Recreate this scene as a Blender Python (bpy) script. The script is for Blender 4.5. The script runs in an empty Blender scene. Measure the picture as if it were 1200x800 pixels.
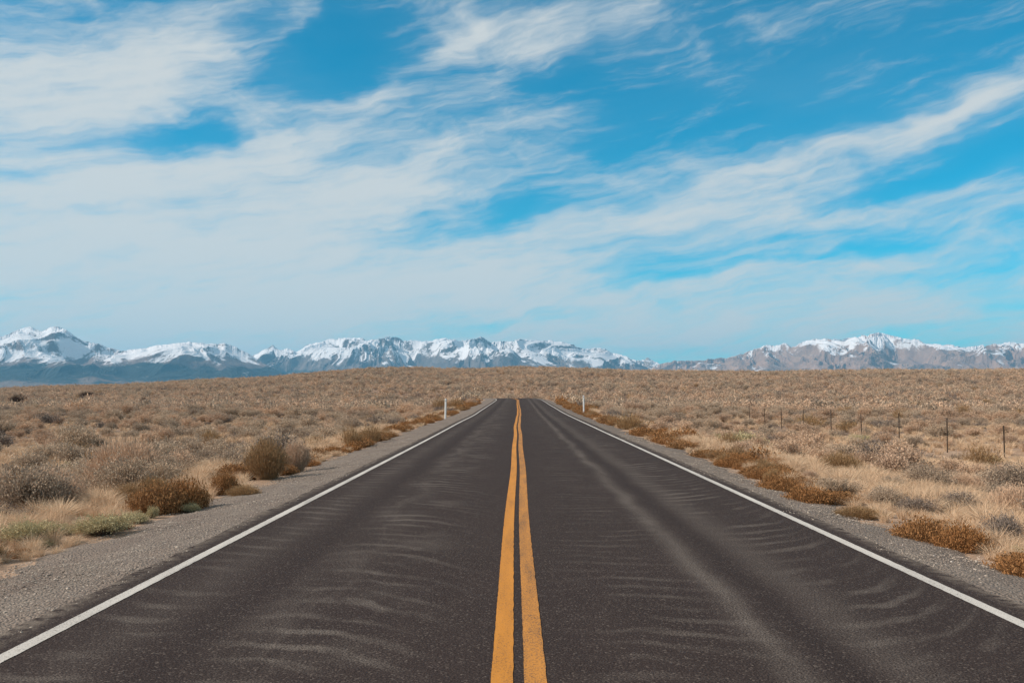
import bpy, math, random
import numpy as np
from mathutils import Vector
R_ = math.radians
random.seed(7)
rng = np.random.default_rng(11)
sc = bpy.context.scene
COL = sc.collection
F = 1167.0           # focal length of the view, in pixels of a 1200 wide picture
EYE = 1.7

# ------------------------------------------------------------------ camera
cam_d = bpy.data.cameras.new('camera')
cam = bpy.data.objects.new('camera', cam_d)
COL.objects.link(cam)
cam_d.lens = 35.0
cam_d.sensor_width = 36.0
cam_d.clip_start = 0.1
cam_d.clip_end = 120000
cam.location = (0, 0, EYE)
cam.rotation_euler = (R_(90) + math.atan(60 / F), 0, math.atan(7 / F))
sc.camera = cam

# ------------------------------------------------------------------ light
SUN_EL, SUN_AZ = 35.0, -100.0       # azimuth clockwise from +Y (the view); negative is left
sun_d = bpy.data.lights.new('sun', 'SUN')
sun_d.energy = 4.6
sun_d.angle = R_(0.5)
sun_d.color = (1.0, 0.87, 0.74)
sun = bpy.data.objects.new('sun', sun_d)
COL.objects.link(sun)
sdir = Vector((math.sin(R_(SUN_AZ)) * math.cos(R_(SUN_EL)), math.cos(R_(SUN_AZ)) * math.cos(R_(SUN_EL)), math.sin(R_(SUN_EL))))
sun.rotation_euler = (-sdir).to_track_quat('-Z', 'Y').to_euler()
sc.view_settings.view_transform = 'Standard'
sc.view_settings.look = 'None'
sc.view_settings.exposure = 0.38
sc.view_settings.gamma = 1.0

SKY_STRENGTH = 0.09
SKY_TINT = (0.02, 1.06, 1.15)
CLOUD_RAD = (0.53, 0.55, 0.545)     # radiance of the cirrus
world = bpy.data.worlds.new('World')
sc.world = world
world.use_nodes = True


class NT:
    """small helper to write node trees as expressions"""
    def __init__(s, tree):
        s.t = tree
        s.t.nodes.clear()

    def n(s, kind, **props):
        nd = s.t.nodes.new(kind)
        for k, v in props.items():
            setattr(nd, k, v)
        return nd

    def put(s, sock, v):
        if isinstance(v, bpy.types.NodeSocket):
            s.t.links.new(v, sock)
        elif v is not None:
            if hasattr(sock.default_value, '__len__') and not hasattr(v, '__len__'):
                v = (v, v, v) if len(sock.default_value) == 3 else (v, v, v, 1)
            if hasattr(v, '__len__') and len(v) == 3 and len(sock.default_value) == 4:
                v = (*v, 1)
            sock.default_value = v

    def m(s, op, a, b=None, c=None, clamp=False):
        nd = s.n('ShaderNodeMath', operation=op, use_clamp=clamp)
        s.put(nd.inputs[0], a)
        if b is not None: s.put(nd.inputs[1], b)
        if c is not None: s.put(nd.inputs[2], c)
        return nd.outputs[0]

    def v(s, op, a, b=None, scale=None):
        nd = s.n('ShaderNodeVectorMath', operation=op)
        s.put(nd.inputs[0], a)
        if b is not None: s.put(nd.inputs[1], b)
        if scale is not None: s.put(nd.inputs['Scale'], scale)
        return nd.outputs[0]

    def mix(s, f, a, b, blend='MIX'):
        nd = s.n('ShaderNodeMix', data_type='RGBA', blend_type=blend)
        s.put(nd.inputs[0], f); s.put(nd.inputs[6], a); s.put(nd.inputs[7], b)
        return nd.outputs[2]

    def noise(s, vec, scale, detail=3, rough=0.55, dist=0.0, out=0):
        nd = s.n('ShaderNodeTexNoise')
        s.put(nd.inputs['Vector'], vec)
        nd.inputs['Scale'].default_value = scale
        nd.inputs['Detail'].default_value = detail
        nd.inputs['Roughness'].default_value = rough
        nd.inputs['Distortion'].default_value = dist
        return nd.outputs[out]

    def map(s, val, a, b, c=0.0, d=1.0, smooth=False):
        nd = s.n('ShaderNodeMapRange')
        if smooth: nd.interpolation_type = 'SMOOTHSTEP'
        s.put(nd.inputs[0], val)
        for i, x in enumerate((a, b, c, d)): s.put(nd.inputs[i + 1], x)
        return nd.outputs[0]

    def xyz(s, x, y, z):
        nd = s.n('ShaderNodeCombineXYZ')
        s.put(nd.inputs[0], x); s.put(nd.inputs[1], y); s.put(nd.inputs[2], z)
        return nd.outputs[0]

    def sep(s, vec):
        nd = s.n('ShaderNodeSeparateXYZ'); s.put(nd.inputs[0], vec)
        return nd.outputs


# sky: Nishita air with cirrus laid out by direction (azimuth and elevation)
w = NT(world.node_tree)
sky = w.n('ShaderNodeTexSky')
sky.sky_type = 'NISHITA'
sky.sun_disc = False
sky.sun_elevation = R_(SUN_EL)
sky.sun_rotation = R_(SUN_AZ)
sky.altitude = 2000
sky.air_density = 1.0
sky.dust_density = 0.3
sky.ozone_density = 2.0
dirv = w.n('ShaderNodeTexCoord').outputs['Generated']
dx, dy, dz = w.sep(dirv)
az = w.m('ARCTAN2', dx, dy)
el = w.m('ARCSINE', dz)
ae = w.xyz(az, el, 0.0)
warp1 = w.v('SUBTRACT', w.noise(w.v('MULTIPLY', ae, (5.0, 9.0, 1.0)), 1.0, 4, 0.6, 0, 1), (0.5, 0.5, 0.5))
warp1 = w.v('MULTIPLY', warp1, (0.20, 0.085, 0.0))
aw = w.v('ADD', ae, warp1)
ax, ay, _ = w.sep(aw)


def pix(x, y):
    """direction of a point of the photograph: azimuth, elevation"""
    X, Z = (x - 607) / F, (460 - y) / F
    return math.atan(X), math.atan(Z / math.hypot(1, X))


def streak(x, y, lx, ly, ang, amp):
    a0, e0 = pix(x, y)
    c, s_ = math.cos(R_(ang)), math.sin(R_(ang))
    X = w.m('SUBTRACT', ax, a0); Y = w.m('SUBTRACT', ay, e0)
    p = w.m('ADD', w.m('MULTIPLY', X, c * F / lx), w.m('MULTIPLY', Y, s_ * F / lx))
    q = w.m('SUBTRACT', w.m('MULTIPLY', Y, c * F / ly), w.m('MULTIPLY', X, s_ * F / ly))
    r2 = w.m('ADD', w.m('MULTIPLY', p, p), w.m('MULTIPLY', q, q))
    return w.m('MULTIPLY', w.m('EXPONENT', w.m('MULTIPLY', r2, -1.0)), amp)


STREAKS = [
    # x, y, half length, half width, angle, amount
    (60, 110, 150, 65, 10, 0.75), (200, 50, 120, 38, 17, 0.65), (-60, 60, 110, 70, 10, 0.3),
    (150, 235, 330, 50, 9, 0.50), (400, 150, 230, 26, 16, 0.50), (330, 135, 60, 40, 60, 0.25),
    (100, 320, 420, 85, 3, 0.60), (430, 240, 230, 55, 14, 0.40), (350, 350, 420, 45, 6, 0.40),
    (560, 25, 90, 36, -10, 0.55), (500, 55, 70, 16, 40, 0.35), (700, 15, 80, 26, 10, 0.45), (345, 12, 40, 14, 50, 0.35),
    (890, 195, 260, 17, 14, 0.62), (1085, 150, 55, 15, 25, 0.30), (1150, 105, 110, 13, 17, 0.48),
    (640, 300, 300, 28, 12, 0.42), (830, 245, 200, 20, 8, 0.28), (1060, 245, 230, 26, 6, 0.38),
    (930, 80, 200, 26, 4, 0.20), (1000, 350, 420, 46, 2, 0.55), (750, 370, 300, 40, 3, 0.30),
    (600, 440, 1600, 70, 0, 0.42), (1180, 260, 80, 18, 12, 0.25), (680, 215, 150, 20, 10, 0.15),
    (380, 40, 90, 50, 20, -0.28), (900, 310, 260, 8, 7, -0.35), (480, 330, 180, 8, 8, -0.25), (1080, 320, 160, 7, 4, -0.22), (190, 150, 110, 20, 4, -0.45), (610, 245, 110, 22, 28, -0.33),
    (640, 85, 150, 30, -6, -0.35), (1130, 190, 150, 20, 12, -0.30), (1150, 40, 140, 40, 0, -0.2),
    (700, 285, 120, 9, 8, -0.22), (270, 385, 70, 9, 6, -0.35), (560, 378, 160, 8, 5, -0.22), (880, 285, 160, 12, 8, -0.25),
    (760, 150, 160, 30, 12, -0.2),
]
cov = None
for st in STREAKS:
    g = streak(*st)
    cov = g if cov is None else w.m('ADD', cov, g)
# fibrous streak noise, combed along the wind
c_, s_ = math.cos(R_(11)), math.sin(R_(11))
wx, wy, _ = w.sep(w.v('ADD', ae, w.v('MULTIPLY', warp1, (0.7, 0.45, 0))))
fx = w.m('ADD', w.m('MULTIPLY', wx, c_), w.m('MULTIPLY', wy, s_))
fy = w.m('SUBTRACT', w.m('MULTIPLY', wy, c_), w.m('MULTIPLY', wx, s_))
fib = w.noise(w.xyz(w.m('MULTIPLY', fx, 5.0), w.m('MULTIPLY', fy, 30.0), 0.0), 1.0, 7, 0.58, 0.15)
fib2 = w.noise(w.xyz(w.m('MULTIPLY', fx, 16.0), w.m('MULTIPLY', fy, 95.0), 3.0), 1.0, 5, 0.58, 0.12)
fib3 = w.noise(w.xyz(w.m('MULTIPLY', fx, 38.0), w.m('MULTIPLY', w.m('ADD', fy, w.m('MULTIPLY', fx, -0.12)), 210.0), 8.0), 1.0, 4, 0.6, 0.1)
puff = w.noise(w.v('MULTIPLY', aw, (7.0, 13.0, 1.0)), 1.0, 6, 0.62, 0.8)
dens = w.m('ADD', cov, w.m('MULTIPLY', w.m('SUBTRACT', fib, 0.5), 1.75))
dens = w.m('ADD', dens, w.m('MULTIPLY', w.m('SUBTRACT', fib2, 0.5), 0.95))
dens = w.m('ADD', dens, w.m('MULTIPLY', w.m('SUBTRACT', fib3, 0.5), 0.30))
dens = w.m('ADD', dens, w.m('MULTIPLY', w.m('SUBTRACT', puff, 0.5), 0.95))
dens = w.m('ADD', dens, 0.15)
# cloud added out of view, overhead, aside and behind, to weaken blue skylight
dens = w.m('ADD', dens, w.m('MULTIPLY', w.map(el, 0.42, 0.8, 0, 1), 0.45))
dens = w.m('ADD', dens, w.m('MULTIPLY', w.map(w.m('ABSOLUTE', az), 0.6, 1.1, 0, 1), 0.45))
veil = w.map(w.m('ADD', cov, w.m('MULTIPLY', w.m('SUBTRACT', fib, 0.5), 0.6)), -0.35, 1.1, 0.0, 0.55, True)
dens = w.map(dens, 0.02, 1.15, 0.0, 0.90, True)
dens = w.m('SUBTRACT', 1.0, w.m('MULTIPLY', w.m('SUBTRACT', 1.0, dens), w.m('SUBTRACT', 1.0, w.m('MULTIPLY', veil, 0.45))))
tint = w.mix(1.0, sky.outputs[0], SKY_TINT, 'MULTIPLY')
air = w.v('SCALE', tint, scale=1.0)
cl = tuple(c / SKY_STRENGTH for c in CLOUD_RAD)
mixed = w.mix(dens, air, cl)
bg = w.n('ShaderNodeBackground')
w.put(bg.inputs[0], mixed)
bg.inputs[1].default_value = SKY_STRENGTH
w.t.links.new(bg.outputs[0], w.n('ShaderNodeOutputWorld').inputs[0])
world.cycles.sampling_method = 'MANUAL'
world.cycles.sample_map_resolution = 512
sc.cycles.max_bounces = 5
sc.cycles.diffuse_bounces = 3
sc.cycles.volume_bounces = 0
sc.cycles.transparent_max_bounces = 8


# ------------------------------------------------------------------ helpers
def tag(o, label=None, cat=None, group=None, kind=None):
    if label: o['label'] = label
    if cat: o['category'] = cat
    if group: o['group'] = group
    if kind: o['kind'] = kind
    return o


def mesh_np(name, V, Fc, mats=(), smooth=False, mi=None, attrs=None):
    """V (n,3); Fc list of (m,k) index arrays with k = 3 or 4"""
    if not isinstance(Fc, (list, tuple)): Fc = [Fc]
    Fc = [f for f in Fc if len(f)]
    me = bpy.data.meshes.new(name)
    V = np.asarray(V, np.float32)
    me.vertices.add(len(V)); me.vertices.foreach_set('co', V.ravel())
    loops = np.concatenate([f.ravel() for f in Fc]).astype(np.int32)
    cnt = np.concatenate([np.full(len(f), f.shape[1]) for f in Fc])
    me.loops.add(len(loops)); me.loops.foreach_set('vertex_index', loops)
    me.polygons.add(len(cnt))
    me.polygons.foreach_set('loop_start', np.concatenate([[0], np.cumsum(cnt)[:-1]]).astype(np.int32))
    me.polygons.foreach_set('loop_total', cnt.astype(np.int32))
    if mi is not None: me.polygons.foreach_set('material_index', np.asarray(mi, np.int32))
    for m_ in mats: me.materials.append(m_)
    me.update(calc_edges=True)
    me.polygons.foreach_set('use_smooth', np.full(len(cnt), smooth))
    for k, a in (attrs or {}).items():
        at = me.attributes.new(k, 'FLOAT', 'POINT'); at.data.foreach_set('value', np.asarray(a, np.float32))
    return me


def link(name, me, parent=None):
    o = bpy.data.objects.new(name, me)
    COL.objects.link(o)
    if parent is not None: o.parent = parent
    return o


def gridf(nu, nv):
    i = np.arange(nu - 1)[:, None] * nv + np.arange(nv - 1)[None, :]
    return np.stack([i, i + nv, i + nv + 1, i + 1], -1).reshape(-1, 4)


_P = rng.random((256, 256)) * 2 * math.pi


def perlin(x, y):
    xi = np.floor(x).astype(int); yi = np.floor(y).astype(int)
    xf = x - xi; yf = y - yi
    def g(ix, iy, fx, fy):
        a = _P[ix & 255, iy & 255]
        return np.cos(a) * fx + np.sin(a) * fy
    u = xf * xf * xf * (xf * (xf * 6 - 15) + 10); v = yf * yf * yf * (yf * (yf * 6 - 15) + 10)
    n0 = g(xi, yi, xf, yf) * (1 - u) + g(xi + 1, yi, xf - 1, yf) * u
    n1 = g(xi, yi + 1, xf, yf - 1) * (1 - u) + g(xi + 1, yi + 1, xf - 1, yf - 1) * u
    return (n0 * (1 - v) + n1 * v) * 1.5


def fbm(x, y, o=4, gain=0.5):
    s, a = 0, 1
    for k in range(o):
        s = s + a * perlin(x * 2 ** k + 17.3 * k, y * 2 ** k + 9.1 * k); a *= gain
    return s


def ridged(x, y, o=6, gain=0.55):
    s, a, wgt = 0, 1, 1
    for k in range(o):
        n = (1 - np.abs(perlin(x * 2.03 ** k + 31.7 * k, y * 2.03 ** k + 5.2 * k))) ** 2
        n = n * wgt; wgt = np.clip(n * 1.6, 0, 1)
        s = s + a * n; a *= gain
    return s


def sstep(a, b, x):
    t = np.clip((x - a) / (b - a), 0, 1)
    return t * t * (3 - 2 * t)


# ------------------------------------------------------------------ shape of the land
def road_x(y):
    y = np.asarray(y, float)
    return np.where(y > 148, -(np.maximum(y - 150, 0)) ** 2 / 500.0, 0.0)


def road_z(y):
    y = np.asarray(y, float)
    z = 0.74 * (np.clip(y - 55, 0, 117) / 117.0) ** 1.5 - 0.03 * np.exp(-((y - 78) / 12) ** 2) + 0.02 * np.exp(-((y - 56) / 10) ** 2)
    d = np.maximum(y - 172, 0)
    return z - np.where(d < 30, d * d * 0.0006, 0.54 + (d - 30) * 0.034 * np.exp(-d / 400))


HX = np.array([-400, 0, 75, 150, 200, 250, 300, 375, 420, 440, 490, 530, 560, 600, 650, 680, 740, 800, 1000, 1200, 1600], float)
HY = np.array([458, 457, 454, 451, 448.5, 446, 443.5, 438, 434, 432, 430, 431.5, 432, 431, 431, 433, 434.5, 435.5, 436, 436.5, 437], float)
RC = 500.0


def ht(x, y):
    x = np.asarray(x, float); y = np.asarray(y, float)
    R = np.hypot(x, y)
    px = 607 + F * x / np.maximum(y, 0.35 * R + 1e-3)
    yh = np.interp(px, HX, HY)
    zc = 1.7 + RC * (460 - yh) / F - 0.9
    near = -0.85 + 0.16 * fbm(x / 9, y / 9, 3) + 0.3 * fbm(x / 45 + 3, y / 45, 2)
    near = near - 0.9 * sstep(110, 220, R)
    t = np.clip((R - 225) / (RC - 225), 0, 1)
    rise = (zc + 1.75) * (t * t * (3 - 2 * t) * 0.6 + t * 0.4)
    bump = fbm(x / 70, y / 70, 4) * 0.9 * sstep(180, 320, R)
    z = near + rise + bump
    over = np.maximum(R - RC, 0)
    z = z - 26 * (1 - np.exp(-(over / 900) ** 1.5)) - sstep(700, 3000, R) * zc
    # the road's low embankment
    dxr = np.abs(x - road_x(np.clip(y, -100, 255)))
    wgt = 1 - sstep(5.2, 12.5, dxr)
    wgt = wgt * (1 - sstep(252, 285, y))
    rz = road_z(np.clip(y, -100, 255))
    return z * (1 - wgt) + (rz - 0.15 + 0.03 * fbm(x, y, 2)) * wgt - 0.25 * (dxr < 4.3) * (y < 250)


# ------------------------------------------------------------------ materials
def mat(name):
    m_ = bpy.data.materials.new(name); m_.use_nodes = True
    t = NT(m_.node_tree)
    out = t.n('ShaderNodeOutputMaterial')
    b = t.n('ShaderNodeBsdfPrincipled')
    t.t.links.new(b.outputs[0], out.inputs[0])
    b.inputs['Roughness'].default_value = 0.9
    b.inputs['Specular IOR Level'].default_value = 0.2
    return m_, t, b


def bump(t, b, h, dist=0.01, strength=1.0):
    nd = t.n('ShaderNodeBump'); nd.inputs['Strength'].default_value = strength
    nd.inputs['Distance'].default_value = dist
    t.put(nd.inputs['Height'], h)
    t.t.links.new(nd.outputs[0], b.inputs['Normal'])


def pos(t): return t.n('ShaderNodeNewGeometry').outputs['Position']


# asphalt
M_ROAD, t, b = mat('asphalt')
P = pos(t); X, Y, Z = t.sep(P)
grit = t.noise(P, 70, 2, 0.7)
vor = t.n('ShaderNodeTexVoronoi'); vor.inputs['Scale'].default_value = 62; t.put(vor.inputs['Vector'], P)
fleck = t.map(t.sep(vor.outputs['Color'])[0], 0.86, 0.97, 0, 1)
big = t.noise(P, 0.6, 4, 0.6)
midn = t.noise(t.v('MULTIPLY', P, (1.6, 0.35, 1)), 1.3, 5, 0.65, 0.6)
wob = t.m('MULTIPLY', t.m('SUBTRACT', t.noise(t.v('MULTIPLY', P, (0, 0.25, 0)), 1, 2), 0.5), 0.35)
Xw = t.m('ADD', X, wob)


def band(t, X, c, w_):
    d = t.m('DIVIDE', t.m('SUBTRACT', X, c), w_)
    return t.m('EXPONENT', t.m('MULTIPLY', t.m('MULTIPLY', d, d), -1))


# sand washed across the lanes in fine curved ripples
def ripples(xc, curv, gap, seed, tilt=0.0):
    d = t.m('SUBTRACT', X, xc)
    yy = t.m('ADD', Y, t.m('MULTIPLY', t.m('MULTIPLY', d, d), curv))
    yy = t.m('ADD', yy, t.m('MULTIPLY', d, tilt))
    yy = t.m('ADD', yy, t.m('MULTIPLY', t.noise(t.v('ADD', t.v('MULTIPLY', P, (0.8, 0.5, 1)), (seed, 0, 0)), 1.0, 3, 0.5), 1.0))
    s1 = t.m('SINE', t.m('MULTIPLY', yy, 6.283 / gap))
    gate = t.noise(t.xyz(t.m('MULTIPLY', X, 0.9), t.m('MULTIPLY', yy, 1.1), seed), 1.0, 4, 0.65)
    return t.m('MULTIPLY', t.map(s1, 0.0, 1.0, 0, 1, True), t.map(gate, 0.42, 0.60, 0.05, 1, True))


rl = t.m('MULTIPLY', ripples(-1.75, 0.62, 0.48, 1.0), band(t, X, -1.35, 0.62))
rl2 = t.m('MULTIPLY', ripples(-2.9, -0.20, 0.5, 4.0, 0.3), t.m('MULTIPLY', band(t, X, -2.85, 0.35), 0.7))
rr = t.m('MULTIPLY', ripples(0.9, 0.10, 0.40, 7.0), t.m('MULTIPLY', band(t, X, 1.15, 0.55), 0.62))
rr2 = t.m('MULTIPLY', ripples(2.2, -0.55, 0.52, 9.0), band(t, X, 2.9, 0.52))
patch = t.map(t.noise(t.v('MULTIPLY', P, (0.5, 0.14, 1)), 1.0, 3), 0.34, 0.55, 0.3, 1.0, True)
rip = t.m('MULTIPLY', t.m('ADD', t.m('ADD', rl, rl2), t.m('ADD', rr, rr2)), patch)
light = t.m('MULTIPLY', band(t, Xw, 1.72, 0.13), t.map(midn, 0.35, 0.6, 0.35, 1.0))
light = t.m('ADD', light, t.m('MULTIPLY', band(t, Xw, 2.42, 0.24), 0.45))
light = t.m('ADD', light, t.m('MULTIPLY', band(t, Xw, -1.72, 0.26), t.map(midn, 0.42, 0.62, 0.1, 0.6)))
light = t.m('ADD', light, t.m('MULTIPLY', band(t, Xw, -1.1, 0.35), t.map(big, 0.5, 0.65, 0.0, 0.45)))
light = t.m('ADD', light, t.m('MULTIPLY', band(t, Xw, -2.75, 0.22), 0.25))
dark = t.m('ADD', band(t, Xw, 2.06, 0.13), t.m('MULTIPLY', band(t, Xw, -2.2, 0.17), 0.9))
dust = t.m('ADD', t.m('ADD', t.m('MULTIPLY', light, 0.52), 0.035), t.m('MULTIPLY', rip, 0.60))
dust = t.m('MULTIPLY', dust, t.map(grit, 0.38, 0.62, 0.05, 1.45))
dust = t.m('MULTIPLY', dust, t.m('SUBTRACT', 1.0, t.m('MULTIPLY', dark, 0.8)), clamp=True)
base = t.mix(t.map(midn, 0.3, 0.7), (0.0185, 0.0125, 0.0119), (0.0250, 0.0172, 0.0160))
base = t.mix(t.map(dark, 0, 1, 0, 0.42), base, (0.014, 0.0105, 0.0105))
base = t.mix(t.map(grit, 0.45, 0.68, 0, 0.85), base, (0.064, 0.046, 0.040))
base = t.mix(t.map(grit, 0.40, 0.28, 0, 0.7), base, (0.014, 0.011, 0.011))
base = t.mix(t.m('MULTIPLY', fleck, t.map(grit, 0.4, 0.6, 0.1, 0.6)), base, (0.17, 0.14, 0.12))
col = t.mix(dust, base, (0.17, 0.145, 0.125))
# sand and gravel blown over both edges
edge = t.m('ADD', t.map(X, 3.86, 4.05, 0, 1), t.map(X, -3.42, -3.62, 0, 1))
edge = t.m('MULTIPLY', edge, t.map(t.noise(P, 6, 5, 0.7), 0.4, 0.6))
col = t.mix(edge, col, (0.17, 0.14, 0.115))
t.put(b.inputs['Base Color'], col)
b.inputs['Roughness'].default_value = 0.95
b.inputs['Specular IOR Level'].default_value = 0.1
bump(t, b, t.m('ADD', grit, t.m('MULTIPLY', vor.outputs['Distance'], -0.8)), 0.006, 0.9)


def paint_mat(name, c, worn_lo):
    m_, t, b = mat(name)
    P = pos(t)
    g = t.noise(P, 85, 3, 0.7)
    lo = t.noise(t.v('MULTIPLY', P, (6, 0.6, 1)), 1.0, 4, 0.6)
    wear = t.map(t.m('ADD', g, t.m('MULTIPLY', t.m('SUBTRACT', lo, 0.5), 0.3)), worn_lo, worn_lo + 0.14)
    c2 = t.mix(t.map(lo, 0.3, 0.7), c, tuple(x * 0.82 for x in c))
    t.put(b.inputs['Base Color'], t.mix(wear, c2, (0.055, 0.045, 0.04)))
    b.inputs['Roughness'].default_value = 0.7
    bump(t, b, g, 0.004, 0.7)
    return m_


M_YEL = paint_mat('yellow_paint', (0.50, 0.205, 0.028), 0.56)
M_YEL2 = paint_mat('worn_yellow_paint', (0.48, 0.205, 0.038), 0.49)
M_WHT = paint_mat('white_paint', (0.50, 0.47, 0.43), 0.55)

# gravel shoulder
M_GRAV, t, b = mat('gravel')
P = pos(t)
v1 = t.n('ShaderNodeTexVoronoi'); v1.inputs['Scale'].default_value = 38; t.put(v1.inputs['Vector'], P)
v2 = t.n('ShaderNodeTexVoronoi'); v2.inputs['Scale'].default_value = 85; t.put(v2.inputs['Vector'], P)
r1 = t.sep(v1.outputs['Color'])[0]
lo = t.noise(t.v('MULTIPLY', P, (1.5, 0.4, 1)), 1.2, 4, 0.6)
c1 = t.mix(r1, (0.14, 0.112, 0.093), (0.43, 0.355, 0.29))
c2 = t.mix(t.sep(v2.outputs['Color'])[1], (0.13, 0.105, 0.087), (0.33, 0.275, 0.225))
col = t.mix(0.5, c1, c2)
col = t.mix(t.map(lo, 0.35, 0.7, 0, 0.6), col, (0.17, 0.125, 0.10))
col = t.mix(t.map(t.m('ADD', v1.outputs['Distance'], t.m('MULTIPLY', v2.outputs['Distance'], 0.5)), 0.25, 0.9, 0, 0.45), col, (0.05, 0.04, 0.036))
t.put(b.inputs['Base Color'], col)
bump(t, b, t.m('MULTIPLY', v1.outputs['Distance'], -1), 0.02, 1.0)

# dry soil, darkened in patches to stand for shade between the shrubs
M_SOIL, t, b = mat('dry_soil')
P = pos(t)
n1 = t.noise(P, 0.22, 5, 0.6); n2 = t.noise(P, 9, 5, 0.7); n3 = t.noise(P, 0.9, 4, 0.65)
col = t.mix(t.map(n1, 0.35, 0.65), (0.31, 0.21, 0.145), (0.40, 0.275, 0.19))
col = t.mix(t.map(n3, 0.45, 0.68, 0, 0.6), col, (0.24, 0.165, 0.105))
col = t.mix(t.map(n2, 0.5, 0.75, 0, 0.6), col, (0.15, 0.105, 0.075))
X, Y, Z = t.sep(P)
sand = t.m('MULTIPLY', band(t, X, 19, 9), band(t, Y, 40, 16))
sand = t.m('ADD', sand, t.map(t.m('ABSOLUTE', X), 9, 6.5, 0, 0.7), clamp=True)
gap_shade = t.m('MULTIPLY', t.map(n3, 0.35, 0.55), t.m('SUBTRACT', 0.75, t.m('MULTIPLY', sand, 0.75)))  # noise patches of painted shade, fading out on the sand
col = t.mix(gap_shade, col, (0.095, 0.066, 0.050))
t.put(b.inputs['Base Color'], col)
bump(t, b, t.m('ADD', n2, n3), 0.06, 0.8)


def veg_mat(name, cols, rough=0.85, trans=0.2):
    """cols: four colours; a plant takes a mix by its own random number, its leaves vary around it"""
    m_, t, b = mat(name)
    rnd = t.n('ShaderNodeObjectInfo').outputs['Random']
    isl = t.n('ShaderNodeNewGeometry').outputs['Random Per Island']
    P = pos(t)
    pat = t.noise(P, 0.05, 2)
    a = t.mix(t.map(t.m('ADD', rnd, t.m('MULTIPLY', t.m('SUBTRACT', pat, 0.5), 1.2)), 0.1, 0.9), cols[0], cols[1])
    c = t.mix(t.map(isl, 0.35, 1.0, 0, 0.6), a, cols[2])
    c = t.mix(t.map(isl, 0.0, 0.25, 0.6, 0.0), c, cols[3])
    t.put(b.inputs['Base Color'], c)
    b.inputs['Roughness'].default_value = rough
    b.inputs['Specular IOR Level'].default_value = 0.12
    if trans:
        tr = t.n('ShaderNodeBsdfTranslucent'); t.put(tr.inputs[0], c)
        mx = t.n('ShaderNodeMixShader'); mx.inputs[0].default_value = trans
        t.t.links.new(b.outputs[0], mx.inputs[1]); t.t.links.new(tr.outputs[0], mx.inputs[2])
        t.t.links.new(mx.outputs[0], [n for n in t.t.nodes if n.type == 'OUTPUT_MATERIAL'][0].inputs[0])
    return m_


M_TAN = veg_mat('tan_brush', [(0.57, 0.395, 0.27), (0.39, 0.268, 0.19), (0.67, 0.485, 0.345), (0.21, 0.138, 0.10)])
M_SAGE = veg_mat('sage_leaves', [(0.49, 0.37, 0.265), (0.28, 0.215, 0.165), (0.58, 0.445, 0.32), (0.15, 0.112, 0.088)])
M_GREEN = veg_mat('grey_green_leaves', [(0.46, 0.39, 0.22), (0.37, 0.32, 0.18), (0.58, 0.49, 0.30), (0.18, 0.145, 0.08)])
M_RUST = veg_mat('rust_weed', [(0.30, 0.140, 0.052), (0.24, 0.13, 0.06), (0.40, 0.21, 0.09), (0.11, 0.05, 0.022)])
M_OLIVE = veg_mat('olive_brown_brush', [(0.33, 0.205, 0.10), (0.27, 0.165, 0.085), (0.43, 0.285, 0.155), (0.12, 0.07, 0.035)])
M_STRAW = veg_mat('straw_blades', [(0.66, 0.48, 0.32), (0.56, 0.39, 0.255), (0.76, 0.59, 0.42), (0.30, 0.20, 0.13)])
M_DEAD = veg_mat('dead_twigs', [(0.20, 0.155, 0.125), (0.155, 0.125, 0.108), (0.30, 0.25, 0.215), (0.06, 0.048, 0.042)], trans=0)
M_DARK = veg_mat('dark_dead_brush', [(0.060, 0.036, 0.026), (0.075, 0.045, 0.032), (0.11, 0.07, 0.05), (0.025, 0.016, 0.012)], trans=0)
M_WOOD = veg_mat('woody_stems', [(0.115, 0.082, 0.062), (0.15, 0.11, 0.085), (0.19, 0.145, 0.115), (0.05, 0.036, 0.028)], trans=0)


# ------------------------------------------------------------------ ground: one sheet to the horizon
def geo_axis(lim, d0, near, far, grow):
    a, d = [0.0], d0
    while a[-1] < far:
        a.append(a[-1] + d)
        if a[-1] > near: d *= grow
    return np.array(a)


xp = geo_axis(0, 0.4, 13, 27000, 1.045)
gx = np.concatenate([-xp[:0:-1], xp])
yp = geo_axis(0, 0.6, 40, 26500, 1.022)
yn = geo_axis(0, 1.0, 8, 20000, 1.12)
gy = np.concatenate([-yn[:0:-1], yp])
GX, GY = np.meshgrid(gx, gy, indexing='ij')
GZ = ht(GX, GY)
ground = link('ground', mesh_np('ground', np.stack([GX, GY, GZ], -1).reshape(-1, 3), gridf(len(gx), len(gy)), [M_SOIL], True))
ground['kind'] = 'structure'


def ribbon(name, x0, x1, y0, y1, n, dz, material, nx=2, zf=None, xj=None):
    ys = np.linspace(0, 1, n) ** 1.6 * (y1 - y0) + y0
    us = np.linspace(0, 1, nx)
    V = []
    for u in us:
        xo = x0 + (x1 - x0) * u
        xx = xo + (xj(ys, u) if xj is not None else 0)
        zz = road_z(ys) + dz + (zf(u, xx, ys) if zf is not None else 0)
        V.append(np.stack([xx + road_x(ys), ys, zz + 0 * ys], -1))
    V = np.concatenate(V)
    me = mesh_np(name, V, gridf(nx, n)[:, ::-1], [material], True)
    o = link(name, me); o['kind'] = 'structure'
    return o


def edge_j(side):
    def f(ys, u):
        k = (u > 0.99) if side > 0 else (u < 0.01)
        return (0.05 * perlin(ys * 1.3, ys * 0 + side * 7.7) + 0.02 * perlin(ys * 6, ys * 0 + 3)) * k
    return f


def both_j(ys, u):
    return edge_j(1)(ys, u) + edge_j(-1)(ys, u)


ribbon('road', -3.62, 4.05, -25, 250, 900, 0.0, M_ROAD, nx=12, xj=both_j)


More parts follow.
